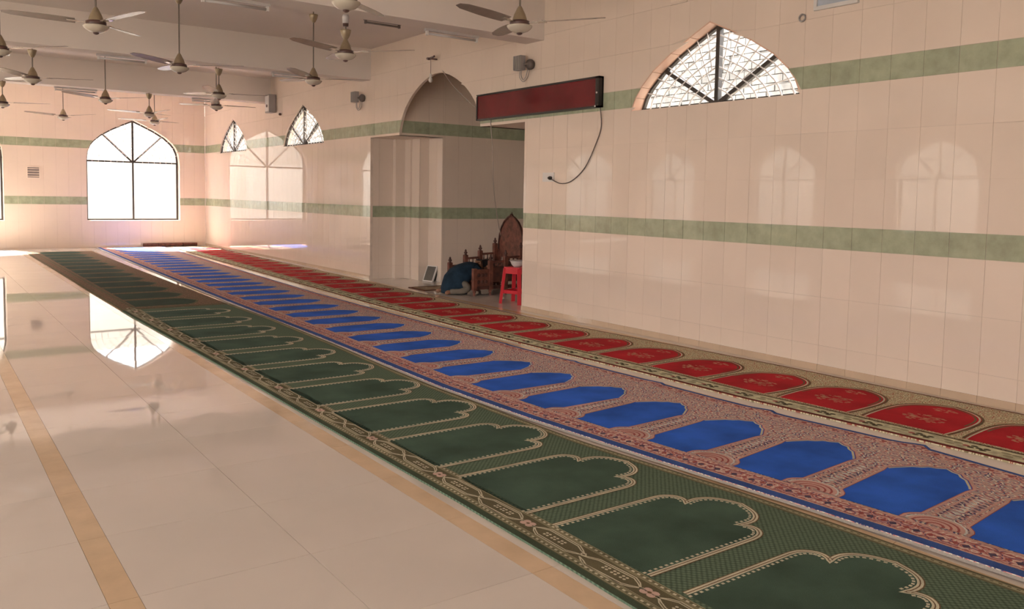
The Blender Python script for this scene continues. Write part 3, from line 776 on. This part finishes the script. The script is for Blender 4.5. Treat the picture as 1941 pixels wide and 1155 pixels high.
fan(fanB, 1.417, 8.566, 50, 'large gold ceiling fan at upper left, closest on the left side', GB)
fan(fanA, 4.361, 5.996, 72, 'gold ceiling fan above the red sign, nearest to the right wall', GA)
fan(fanA, 2.797, 6.16, 42, 'ceiling fan cut off by the top picture edge, only its bowl showing', GA)
fan(fanA, 2.691, 10.74, 94, 'ceiling fan on a long thin rod in the middle of the left half', GA)
fan(fanA, .83, 10.812, 82, 'ceiling fan cut off at the left edge, blade reaching right', GA)
fan(fanA, 4.389, 10.691, 104, 'ceiling fan on a long rod directly above the small arched clerestory window', GA)
fan(fanB, 1.406, 13.382, 110, 'short stemmed ceiling fan at left under the middle beam', GB)
fan(fanB, 3.936, 13.365, 118, 'short stemmed ceiling fan under the middle beam, before the corner', GB)
fan(fanA, 4.431, 15.206, 10, 'ceiling fan just below and behind the one before the corner', GA)
fan(fanA, 2.689, 15.497, 84, 'ceiling fan above left of the bright arched window, past the middle beam', GA)
fan(fanB, 3.88, 17.809, 46, 'short stemmed ceiling fan right above the bright arched window', GB)
fan(fanB, 1.38, 17.714, 112, 'short stemmed ceiling fan at far left under the farthest beam', GB)
fan(fanA, 4.415, 19.768, 36, 'tiny ceiling fan touching the top of the bright arched window', GA)
fan(fanA, 2.64, 19.919, 74, 'tiny distant ceiling fan on a long rod before the end wall', GA)

# ------------------------------------------------------------------ tube lights
def tube_light(x0, x1, y, z, label, dark=False):
    t = thing('tube_light', label, 'tube light', (x0, y, z), group='unlit tube lights on the beams'); L = x1 - x0
    g = G(); g.box(0, L, -.022, .022, -.028, 0); g.obj('batten', 'tube_dark' if dark else 'tube_body', t)
    for xx in (.012, L - .037):
        g = G(); g.box(xx, xx + .025, -.018, .018, -.075, -.028); g.obj('lamp_holder', 'white_plastic' if not dark else 'tube_dark', t)
    g = G(); g.tube([(.03, 0, -.056), (L - .03, 0, -.056)], .014, 10); g.obj('tube', 'tube_body' if not dark else 'tube_dark', t, True)
tube_light(4.84, 5.57, 8.50, 3.37, 'unlit white tube light under the nearest beam above the mihrab arch')
tube_light(2.33, 3.02, 8.50, 3.37, 'unlit tube light at the top edge under the nearest beam')
tube_light(5.13, 5.70, 10.71, 3.88, 'thin dark tube light on the ceiling left of the mihrab arch', True)
tube_light(2.18, 2.86, 13.20, 3.37, 'unlit tube light under the middle beam left of the long rod fan')
tube_light(4.72, 5.42, 13.20, 3.37, 'unlit tube light under the middle beam beside the wall')
tube_light(2.24, 2.98, 18.02, 3.37, 'distant tube light under the farthest beam, left one')
tube_light(4.75, 5.32, 18.02, 3.37, 'distant tube light under the farthest beam, near the corner')

# ------------------------------------------------------------------ red display board and cables
sg = thing('display_board', 'long dark red unlit display board in black frame on right wall', 'sign', (XW, 8.305, 2.645))
g = G(); hy, hz, D = 1.245, .172, .075
g.box(-D, -.002, -hy, hy, hz - .022, hz); g.box(-D, -.002, -hy, hy, -hz, -hz + .018); g.box(-D, -.002, hy - .025, hy, -hz, hz); g.box(-D, -.002, -hy, -hy + .055, -hz, hz); g.box(-.02, -.002, -hy, hy, -hz, hz); g.obj('frame', 'black_plastic', sg)
g = G(); g.box(-D + .010, -.02, -hy + .055, hy - .025, -hz + .018, hz - .022); g.obj('face', 'red_acrylic', sg)
for yy, zz in ((-hy + .028, -.01), (-hy + .05, -hz + .012), (hy - .012, hz - .02)):
    g = G(); g.lathe([(.011, 0), (.011, .006)], 10); o = g.obj('screw', 'white_plastic', sg); o.location = (-D, yy, zz); o.rotation_euler = (0, math.radians(-90), 0)
def cable(name, pts, r, mt, label):
    g = G(); g.tube(bez(pts, 8), r, 6); return tag(g.obj(name, mt, None, True), label, 'cable')
xw = XW - .012
cable('cable', [(xw - .02, 7.075, 2.47), (xw, 7.072, 2.26), (xw, 7.162, 2.057), (xw, 7.335, 1.804), (xw, 7.567, 1.653), (xw, 7.773, 1.622), (xw - .015, 7.93, 1.672)], .006, 'cable_grey', 'thin dark cable curving from the red board down to the wall socket')
cable('cable', [(xw - .01, 9.277, 2.47), (6.35, 9.30, 2.1), (6.55, 9.55, 1.6), (6.9, 9.95, 1.15), (7.25, 10.35, .85)], .006, 'cable_pale', 'cable hanging from the red board into the recess behind the pulpit')
cable('cable', [(xw, 10.55, 3.26), (xw, 10.3, 3.05), (xw, 10.0, 2.86), (xw, 9.72, 2.70), (xw, 9.56, 2.63)], .006, 'cable_pale', 'pale cable slanting across the top of the mihrab arch')
sk = thing('wall_socket', 'small cream wall socket plate with black plug', 'socket', (XW, 8.02, 1.70))
g = G(); g.box(-.010, 0, -.11, .11, -.055, .055); g.obj('plate', 'white_plastic', sk)
g = G(); g.lathe([(.022, 0), (.022, .03), (.012, .05)], 10); o = g.obj('plug', 'black_plastic', sk); o.location = (-.008, -.06, -.012); o.rotation_euler = (0, math.radians(-90), 0)
# bulb hanging in front of the arch
bl = thing('hanging_bulb', 'small bulb hanging on a wire before the mihrab arch', 'bulb', (XW - .10, 10.74, 3.10))
g = G(); g.lathe([(.004, 0), (.020, .006), (.032, .03), (.030, .055), (.018, .075), (.014, .08)], 14); g.obj('bulb', 'white_plastic', bl, True)
g = G(); g.lathe([(.017, .078), (.017, .125), (.006, .13)], 12); g.obj('holder', 'white_plastic', bl)
g = G(); g.tube([(0, 0, .12), (0, 0, .34)], .004, 6); g.obj('wire', 'cable_grey', bl)
g = G(); g.box(0, .10, -.02, .02, .335, .355); g.tube([(0.0, .05, .35), (.0, .10, .36)], .020, 8); g.tube([(0, -.05, .36), (0, -.10, .37)], .014, 8); g.tube([(0, .10, .36), (0, -.10, .37)], .007, 6); g.obj('bracket', 'fan_dark', bl)
# spotlights on the wall
def spot(y, z, label):
    s = thing('wall_spotlight', label, 'lamp', (XW, y, z), group='grey ribbed lamps on the right wall')
    g = G(); g.box(-.15, -.07, .02, .16, -.07, .11)
    for k in range(5): g.box(-.165, -.15, .03 + k * .027, .042 + k * .027, -.065, .105)
    g.obj('ribbed_body', 'grey_plastic', s)
    g = G(); g.lathe([(.055, 0), (.066, .02), (.066, .05), (.045, .075)], 18); o = g.obj('mount', 'cable_grey', s, True); o.location = (0, -.03, 0); o.rotation_euler = (0, math.radians(-90), 0)
    g = G(); g.bar((-.06, -.03, 0), (-.10, .05, 0), .02, .02); g.obj('arm', 'cable_grey', s)
    g = G(); g.tube(bez([(-.06, -.02, -.05), (-.06, .02, -.15), (-.06, .08, -.18), (-.06, .12, -.12), (-.07, .10, -.06)], 6), .006, 6); g.tube(bez([(-.07, .13, -.06), (-.06, .15, -.14), (-.05, .09, -.20), (-.03, .03, -.16), (-.03, -.01, -.06)], 6), .005, 6); g.obj('loose_cable', 'grey_plastic', s, True)
spot(8.43, 3.10, 'grey ribbed wall lamp with looped cable above the red board')
spot(13.20, 3.085, 'small grey wall lamp left of the mihrab arch')
# speaker box by the far beam
sp = thing('wall_speaker', 'pale speaker box on the wall below the farthest beam', 'speaker', (XW, 17.50, 3.33))
g = G(); g.box(-.16, -.02, -.12, .13, -.20, .18); g.box(-.02, 0, -.05, .05, -.08, .08); g.obj('cabinet', 'grey_plastic', sp)
g = G(); g.box(-.166, -.16, -.10, .11, -.17, .15); g.obj('grille', 'white_plastic', sp)
g = G(); g.lathe([(.03, 0), (.03, .012)], 12); o = g.obj('cone', 'fan_dark', sp); o.location = (-.164, 0, -.06); o.rotation_euler = (0, math.radians(-90), 0)
g = G(); g.lathe([(.02, 0), (.028, .02), (.02, .045)], 12); o = g.obj('cable_clip', 'fan_dark'); o.location = (XW, 17.12, 3.08); o.rotation_euler = (0, math.radians(-90), 0); tag(o, 'tiny dark cable clip on the wall below the pale speaker', 'clip')
# things cut by the top edge of the picture
bx = thing('notice_frame', 'white framed blue sheet on the wall at the top edge', 'notice', (XW, 4.18, 3.10))
g = G(); g.box(-.03, 0, -.21, .20, -.012, .02); g.box(-.03, 0, -.21, .20, .30, .33); g.box(-.03, 0, -.21, -.18, .02, .30); g.box(-.03, 0, .17, .20, .02, .30); g.obj('frame', 'white_plastic', bx)
mat('sheet_blue', (.42, .46, .52), .5, .12, 9); g = G(); g.box(-.016, 0, -.18, .17, .02, .30); g.obj('sheet', 'sheet_blue', bx)
bx = thing('junction_cover', 'cream square junction cover on the wall above the near window', 'cover', (XW, 5.96, 3.50))
g = G(); g.box(-.016, 0, -.115, .115, -.075, .075); g.obj('plate', 'cream_tile', bx); g = G(); g.box(-.020, -.016, -.095, .095, -.055, .055); g.obj('inset', 'plaster', bx)
g = G(); rr = [(math.cos(t) * .030, math.sin(t) * .030) for t in [i * math.pi / 8 for i in range(17)]]; g.tube([(XW - .012, 4.50 + a, 3.05 + b_) for a, b_ in rr], .008, 6); g.tube([(XW, 4.5, 3.08), (XW - .02, 4.5, 3.08)], .008, 6)
tag(g.obj('wall_ring', 'grey_plastic', None, True), 'small grey ring fixed to the wall right of the near window', 'ring')
# far wall: vent and pole
vt = thing('wall_vent', 'faint square grid panel on the end wall left of window', 'vent', (2.355, YF, 1.81))
g = G(); g.box(-.14, .14, -.012, 0, -.14, -.12); g.box(-.14, .14, -.012, 0, .12, .14); g.box(-.14, -.12, -.012, 0, -.12, .12); g.box(.12, .14, -.012, 0, -.12, .12); g.obj('frame', 'plaster', vt)
for k in range(4): g = G(); g.box(-.12, .12, -.010, -.002, -.10 + k * .06, -.08 + k * .06); g.obj('slat', 'grout', vt)
g = G(); g.box(-.12, .12, -.002, 0, -.12, .12); g.obj('back', 'tube_dark', vt)
pl = thing('rolled_mat', 'dark brown rolled mat lying along the foot of end wall', 'mat', (4.74, 22.60, .045))
g = G(); g.tube([(0, 0, 0), (1.32, 0, 0)], .043, 12); g.obj('roll', 'wood', pl, True)
for xx in (.35, .95): g = G(); g.tube([(xx, 0, 0), (xx + .03, 0, 0)], .045, 12); g.obj('tie', 'wood_dark', pl, True)

# ------------------------------------------------------------------ wooden pulpit in the recess
mb = thing('pulpit', 'dark carved wooden stepped pulpit with arched back in the recess', 'pulpit')
PX = [6.64, 6.92, 7.19, 7.47]; YN, YFr = 10.06, 10.82
ZF = [.43, .54, .60, .71]
def post(x, y, top, fin=True):
    p = G(); p.lathe([(.022, .0), (.016, .03), (.026, .06), (.018, .085)], 10, (x, y, 0)); p.box(x - .030, x + .030, y - .030, y + .030, .08, top); p.obj('post', 'wood', mb)
    if fin:
        f = G(); f.lathe([(.032, 0), (.014, .012), (.028, .030), (.028, .042), (.012, .056), (.018, .066), (.004, .090)], 10, (x, y, top)); f.obj('finial', 'wood_dark', mb, True)
for x, z in zip(PX, ZF): post(x, YFr, z); post(x - .05, YN, z - .03, x != PX[0])
for (xa, za), (xb, zb_) in zip(zip(PX, ZF), list(zip(PX, ZF))[1:]):
    for y, off in ((YFr, 0), (YN, -.05)):
        if y == YN and xa == PX[0]: continue
        r = G(); r.bar((xa + off, y, za - .055), (xb + off, y, za - .045), .03, .03); r.obj('handrail', 'wood', mb)
        for k in (1, 2, 3):
            x = xa + off + (xb - xa) * k / 4; s = G(); z0 = za - .22; s.lathe([(.010, z0), (.007, z0 + .03), (.012, z0 + .08), (.007, z0 + .13), (.009, za - .06)], 8, (x, y, 0)); s.obj('baluster', 'wood_dark', mb, True)
for i, (xa, xb) in enumerate(zip(PX, PX[1:])):
    s = G(); z = .12 + .095 * i; s.box(xa + .03, xb + .05, YN + .02, YFr - .02, z - .022, z); s.obj('step', 'wood', mb)
    s = G(); s.box(xa + .04, xa + .056, YN + .03, YFr - .03, max(.06, z - .115), z - .022); s.obj('riser', 'wood_dark', mb)
# near side panels
s = G(); s.box(PX[0] - .03, PX[1] - .07, YN - .012, YN + .012, .09, .385); pn = s.obj('side_panel', 'wood', mb)
for k in range(3):
    for r_2 in range(2): c = G(); c.lathe([(.030, 0), (.022, .006), (.008, .009)], 8); o = c.obj('carving', 'wood_dark', pn); o.location = (PX[0] + .02 + k * .065, YN - .012, .20 + r_2 * .10); o.rotation_euler = (math.radians(90), 0, 0)
s = G(); s.box(PX[1] - .03, PX[2] - .07, YN - .010, YN + .010, .19, .42); s.obj('side_panel', 'wood_dark', mb)
s = G(); s.box(PX[2] - .03, PX[3] - .07, YN - .010, YN + .010, .19, .48); s.obj('side_panel', 'wood_dark', mb)
s = G(); s.box(PX[2] - .02, PX[3] + .16, YN + .02, YFr - .02, .40, .43); s.obj('seat', 'wood', mb)
for y in (YN, YFr):
    s = G(); s.bar((PX[0] - .05, y, .115), (PX[3], y, .115), .035, .05); s.obj('side_rail', 'wood_dark', mb)
# arched back
by0, by1, bxx = 10.15, 10.80, 7.53; cy0 = (by0 + by1) / 2; hw = (by1 - by0) / 2
pr_ = [(1, .50), (1, .62), (.985, .74), (.92, .86), (.78, .97), (.55, 1.065), (.28, 1.125), (.07, 1.155), (0, 1.18)]
pts = [(cy0 - hw * a, z) for a, z in pr_] + [(cy0 + hw * a, z) for a, z in pr_[::-1][1:]]
n = len(pts); s = G(); s.add([(bxx, y, z) for y, z in pts] + [(bxx + .03, y, z) for y, z in pts], [tuple(range(n)), tuple(range(2 * n - 1, n - 1, -1))] + [(i, (i + 1) % n, n + (i + 1) % n, n + i) for i in range(n)]); s.obj('back_panel', 'wood', mb)
s = G()
for a, b_ in zip(pts, pts[1:]): s.bar((bxx - .006, a[0], a[1]), (bxx - .006, b_[0], b_[1]), .018, .02, (1, 0, 0))
s.obj('back_moulding', 'wood_dark', mb)
s = G(); s.lathe([(.016, 1.165), (.010, 1.185), (.003, 1.215)], 8, (bxx + .01, cy0, 0)); s.obj('back_finial', 'wood_dark', mb)
for k in range(6): s = G(); y = by0 + .04 + k * .114; s.lathe([(.014, .42), (.009, .45), (.014, .48), (.010, .50)], 8, (bxx + .012, y, 0)); s.obj('back_baluster', 'wood', mb)
for y in (by0, by1): s = G(); s.box(bxx - .02, bxx + .03, y - .025, y + .025, 0, .62); s.obj('back_post', 'wood', mb)

# ------------------------------------------------------------------ person bent over the pulpit steps
def skin_obj(name, joints, edges, mt, parent, root=0, sub=2):
    me = bpy.data.meshes.new(name); me.from_pydata([j[:3] for j in joints], edges, [])
    o = bpy.data.objects.new(name, me); COL.objects.link(o); o.parent = parent
    sm = o.modifiers.new('skin', 'SKIN'); sm.use_smooth_shade = True
    for i, j in enumerate(joints):
        sv = me.skin_vertices[0].data[i]; sv.radius = (j[3], j[4] if len(j) > 4 else j[3]); sv.use_root = (i == root)
    ss = o.modifiers.new('sub', 'SUBSURF'); ss.levels = sub; ss.render_levels = sub
    dg = bpy.context.evaluated_depsgraph_get(); ev = o.evaluated_get(dg); nm2 = bpy.data.meshes.new_from_object(ev)
    o.modifiers.clear(); o.data = nm2; nm2.materials.clear(); nm2.materials.append(MATS[mt])
    for p_ in nm2.polygons: p_.use_smooth = True
    return o
ps = thing('person', 'person in dark blue top and pale trousers crouched over the pulpit steps', 'person', (0, 0, 0))
Y0 = 10.46
body = [(6.51, Y0, .15, .13, .12), (6.575, Y0, .23, .12, .11), (6.68, Y0, .30, .115, .10), (6.80, Y0, .35, .11, .075), (6.89, Y0, .385, .05), (6.95, Y0, .40, .045),
        (6.81, Y0 - .15, .34, .045), (6.89, Y0 - .19, .25, .036), (7.03, Y0 - .15, .232, .030), (7.10, Y0 - .12, .236, .028),
        (6.81, Y0 + .15, .34, .045), (6.89, Y0 + .19, .25, .036), (7.03, Y0 + .15, .232, .030), (7.10, Y0 + .12, .236, .028)]
skin_obj('body', body, [(0, 1), (1, 2), (2, 3), (3, 4), (4, 5), (3, 6), (6, 7), (7, 8), (8, 9), (3, 10), (10, 11), (11, 12), (12, 13)], 'skin', ps)
g = G(); n = 28; ring = []           # long coat: one rounded back from the floor up over hips to the collar
for cx_, cz, tilt, rx, ry in ((6.50, .012, 0, .185, .22), (6.50, .06, 4, .19, .222), (6.505, .13, 10, .19, .218), (6.53, .20, 24, .182, .212), (6.585, .262, 44, .168, .205), (6.66, .31, 62, .148, .20), (6.74, .340, 72, .128, .192), (6.81, .360, 78, .104, .17), (6.86, .375, 80, .075, .115), (6.90, .388, 80, .056, .066)):
    t = math.radians(tilt)
    for i in range(n):
        a = 2 * math.pi * i / n; w = 1 + .035 * math.sin(5 * a + cz * 30)
        lx = rx * w * math.cos(a); ring.append((cx_ + lx * math.cos(t), Y0 + ry * w * math.sin(a), max(.012, cz - lx * math.sin(t))))
m_ = len(ring) // n
g.add(ring, [(j * n + i, j * n + (i + 1) % n, (j + 1) * n + (i + 1) % n, (j + 1) * n + i) for j in range(m_ - 1) for i in range(n)] + [tuple(range(n))[::-1], tuple(range((m_ - 1) * n, m_ * n))])
g.obj('coat', 'navy_cloth', ps, True)
for s in (-1, 1):
    g = G(); g.tube(bez([(6.78, Y0 + s * .12, .36), (6.82, Y0 + s * .175, .32), (6.89, Y0 + s * .20, .25), (6.97, Y0 + s * .175, .238), (7.055, Y0 + s * .14, .236)], 4), [.075, .074, .072, .070, .068, .066, .063, .060, .057, .054, .052, .050, .048, .046, .044, .043, .042], 12); g.obj('sleeve', 'navy_cloth', ps, True)
for s in (-1, 1):
    leg = [(6.50, Y0 + s * .09, .17, .095), (6.57, Y0 + s * .19, .13, .085), (6.60, Y0 + s * .23, .085, .075), (6.53, Y0 + s * .21, .060, .055), (6.38, Y0 + s * .16, .050, .045), (6.33, Y0 + s * .13, .05, .04)]
    skin_obj('trouser_leg', leg, [(i, i + 1) for i in range(5)], 'pale_cloth', ps)
    ft = [(6.35, Y0 + s * .13, .045, .034), (6.31, Y0 + s * .13, .040, .036), (6.26, Y0 + s * .135, .028, .026, .026), (6.42, Y0 + s * .13, .030, .022)]
    skin_obj('foot', ft, [(0, 1), (1, 2), (0, 3)], 'skin', ps)
    hd = [(7.10, Y0 + s * .12, .235, .030), (7.145, Y0 + s * .115, .232, .036, .020)]
    ed = [(0, 1)]
    for k in range(4):
        b0 = len(hd); yy = Y0 + s * .115 + (k - 1.5) * .019
        hd += [(7.175, yy, .232, .0095), (7.205 - abs(k - 1.5) * .005, yy, .227, .0088), (7.222 - abs(k - 1.5) * .006, yy, .219, .008)]
        ed += [(1, b0), (b0, b0 + 1), (b0 + 1, b0 + 2)]
    b0 = len(hd); hd += [(7.14, Y0 + s * .075, .228, .010), (7.165, Y0 + s * .060, .222, .009)]; ed += [(1, b0), (b0, b0 + 1)]
    skin_obj('hand', hd, ed, 'skin', ps, 0, 1)
hh = [(6.955, Y0, .405, .045), (7.0, Y0, .412, .075, .080), (7.05, Y0, .405, .078, .085), (7.095, Y0, .375, .055, .065), (7.11, Y0, .345, .035)]
hd_o = skin_obj('head', hh, [(i, i + 1) for i in range(4)], 'skin', ps, 1)
g = G(); g.lathe([(.010, -.018), (.012, 0), (.006, .014)], 8, (7.135, Y0, .375)); g.obj('nose', 'skin', hd_o)
for s in (-1, 1):
    g = G(); g.lathe([(.004, -.022), (.014, -.010), (.016, .008), (.008, .022)], 8, (7.03, Y0 + s * .083, .39)); g.obj('ear', 'skin', hd_o)
    g = G(); g.lathe([(.002, -.007), (.008, 0), (.002, .007)], 8, (7.125, Y0 + s * .030, .392)); g.obj('eye', 'dark_hair', hd_o)
g = G(); g.box(7.118, 7.126, Y0 - .02, Y0 + .02, .344, .349); g.obj('mouth', 'wood', hd_o)
hair = [(6.975, Y0, .425, .055, .05), (7.02, Y0, .432, .078, .074), (7.06, Y0, .428, .066, .060)]
skin_obj('hair', hair, [(0, 1), (1, 2)], 'dark_hair', ps, 1)
# mat in the recess
mt_ = thing('floor_mat', 'beige mat with dark edges on the recess floor by the person', 'mat')
g = G(); g.box(6.28, 6.95, 10.95, 11.40, .0005, .009); g.obj('weave', 'mat_beige', mt_)
g = G(); g.box(6.28, 6.95, 11.36, 11.42, .0005, .012); g.box(6.28, 6.95, 10.92, 10.96, .0005, .012); g.box(6.25, 6.285, 10.92, 11.42, .0005, .012); g.obj('edging', 'mat_edge', mt_)
# leaning panel
lp = thing('leaning_panel', 'small grey panel with white frame leaning by the recess pilaster', 'panel', (6.98, 12.08, 0), math.radians(-75))
o = G(); o.box(-.10, .10, -.012, .012, .02, .27); a = o.obj('panel', 'panel_grey', lp); a.rotation_euler = (math.radians(-24), 0, 0)
o = G(); o.box(-.115, -.10, -.014, .014, 0, .285); o.box(.10, .115, -.014, .014, 0, .285); o.box(-.10, .10, -.014, .014, 0, .02); o.box(-.10, .10, -.014, .014, .27, .285); a = o.obj('frame', 'white_plastic', lp); a.rotation_euler = (math.radians(-24), 0, 0)
o = G(); o.bar((0, .112, .24), (0, .135, .01), .20, .012); o.obj('prop', 'panel_grey', lp)
# red stool
st = thing('plastic_stool', 'red plastic stool beside the wall edge in the recess', 'stool', (6.66, 9.12, 0), math.radians(20))
g = G(); ht = .50
g.box(-.125, .125, -.125, .125, ht - .02, ht); g.box(-.115, .115, -.115, .115, ht - .03, ht - .02); g.obj('seat', 'stool_red', st)
for sx in (-1, 1):
    for sy in (-1, 1):
        g = G(); g.bar((sx * .155, sy * .155, 0), (sx * .115, sy * .115, ht - .02), .05, .035); g.obj('leg', 'stool_red', st)
for a in range(4):
    g = G(); g.box(-.14, .14, -.137, -.125, .14, .185); o = g.obj('brace', 'stool_red', st); o.rotation_euler = (0, 0, a * math.pi / 2)
    g = G(); g.box(-.115, .115, -.128, -.116, ht - .09, ht - .02); o = g.obj('apron', 'stool_red', st); o.rotation_euler = (0, 0, a * math.pi / 2)
bw = thing('bowl', 'pale bowl resting on the red plastic stool', 'bowl', (6.67, 9.12, .50))
g = G(); g.lathe([(.05, .0), (.08, .03), (.10, .08), (.103, .085), (.095, .084), (.07, .035), (.03, .012)], 18); g.obj('shell', 'white_plastic', bw, True)
g = G(); g.lathe([(.105, .080), (.108, .088), (.100, .090)], 18); g.obj('rim', 'grey_plastic', bw, True)
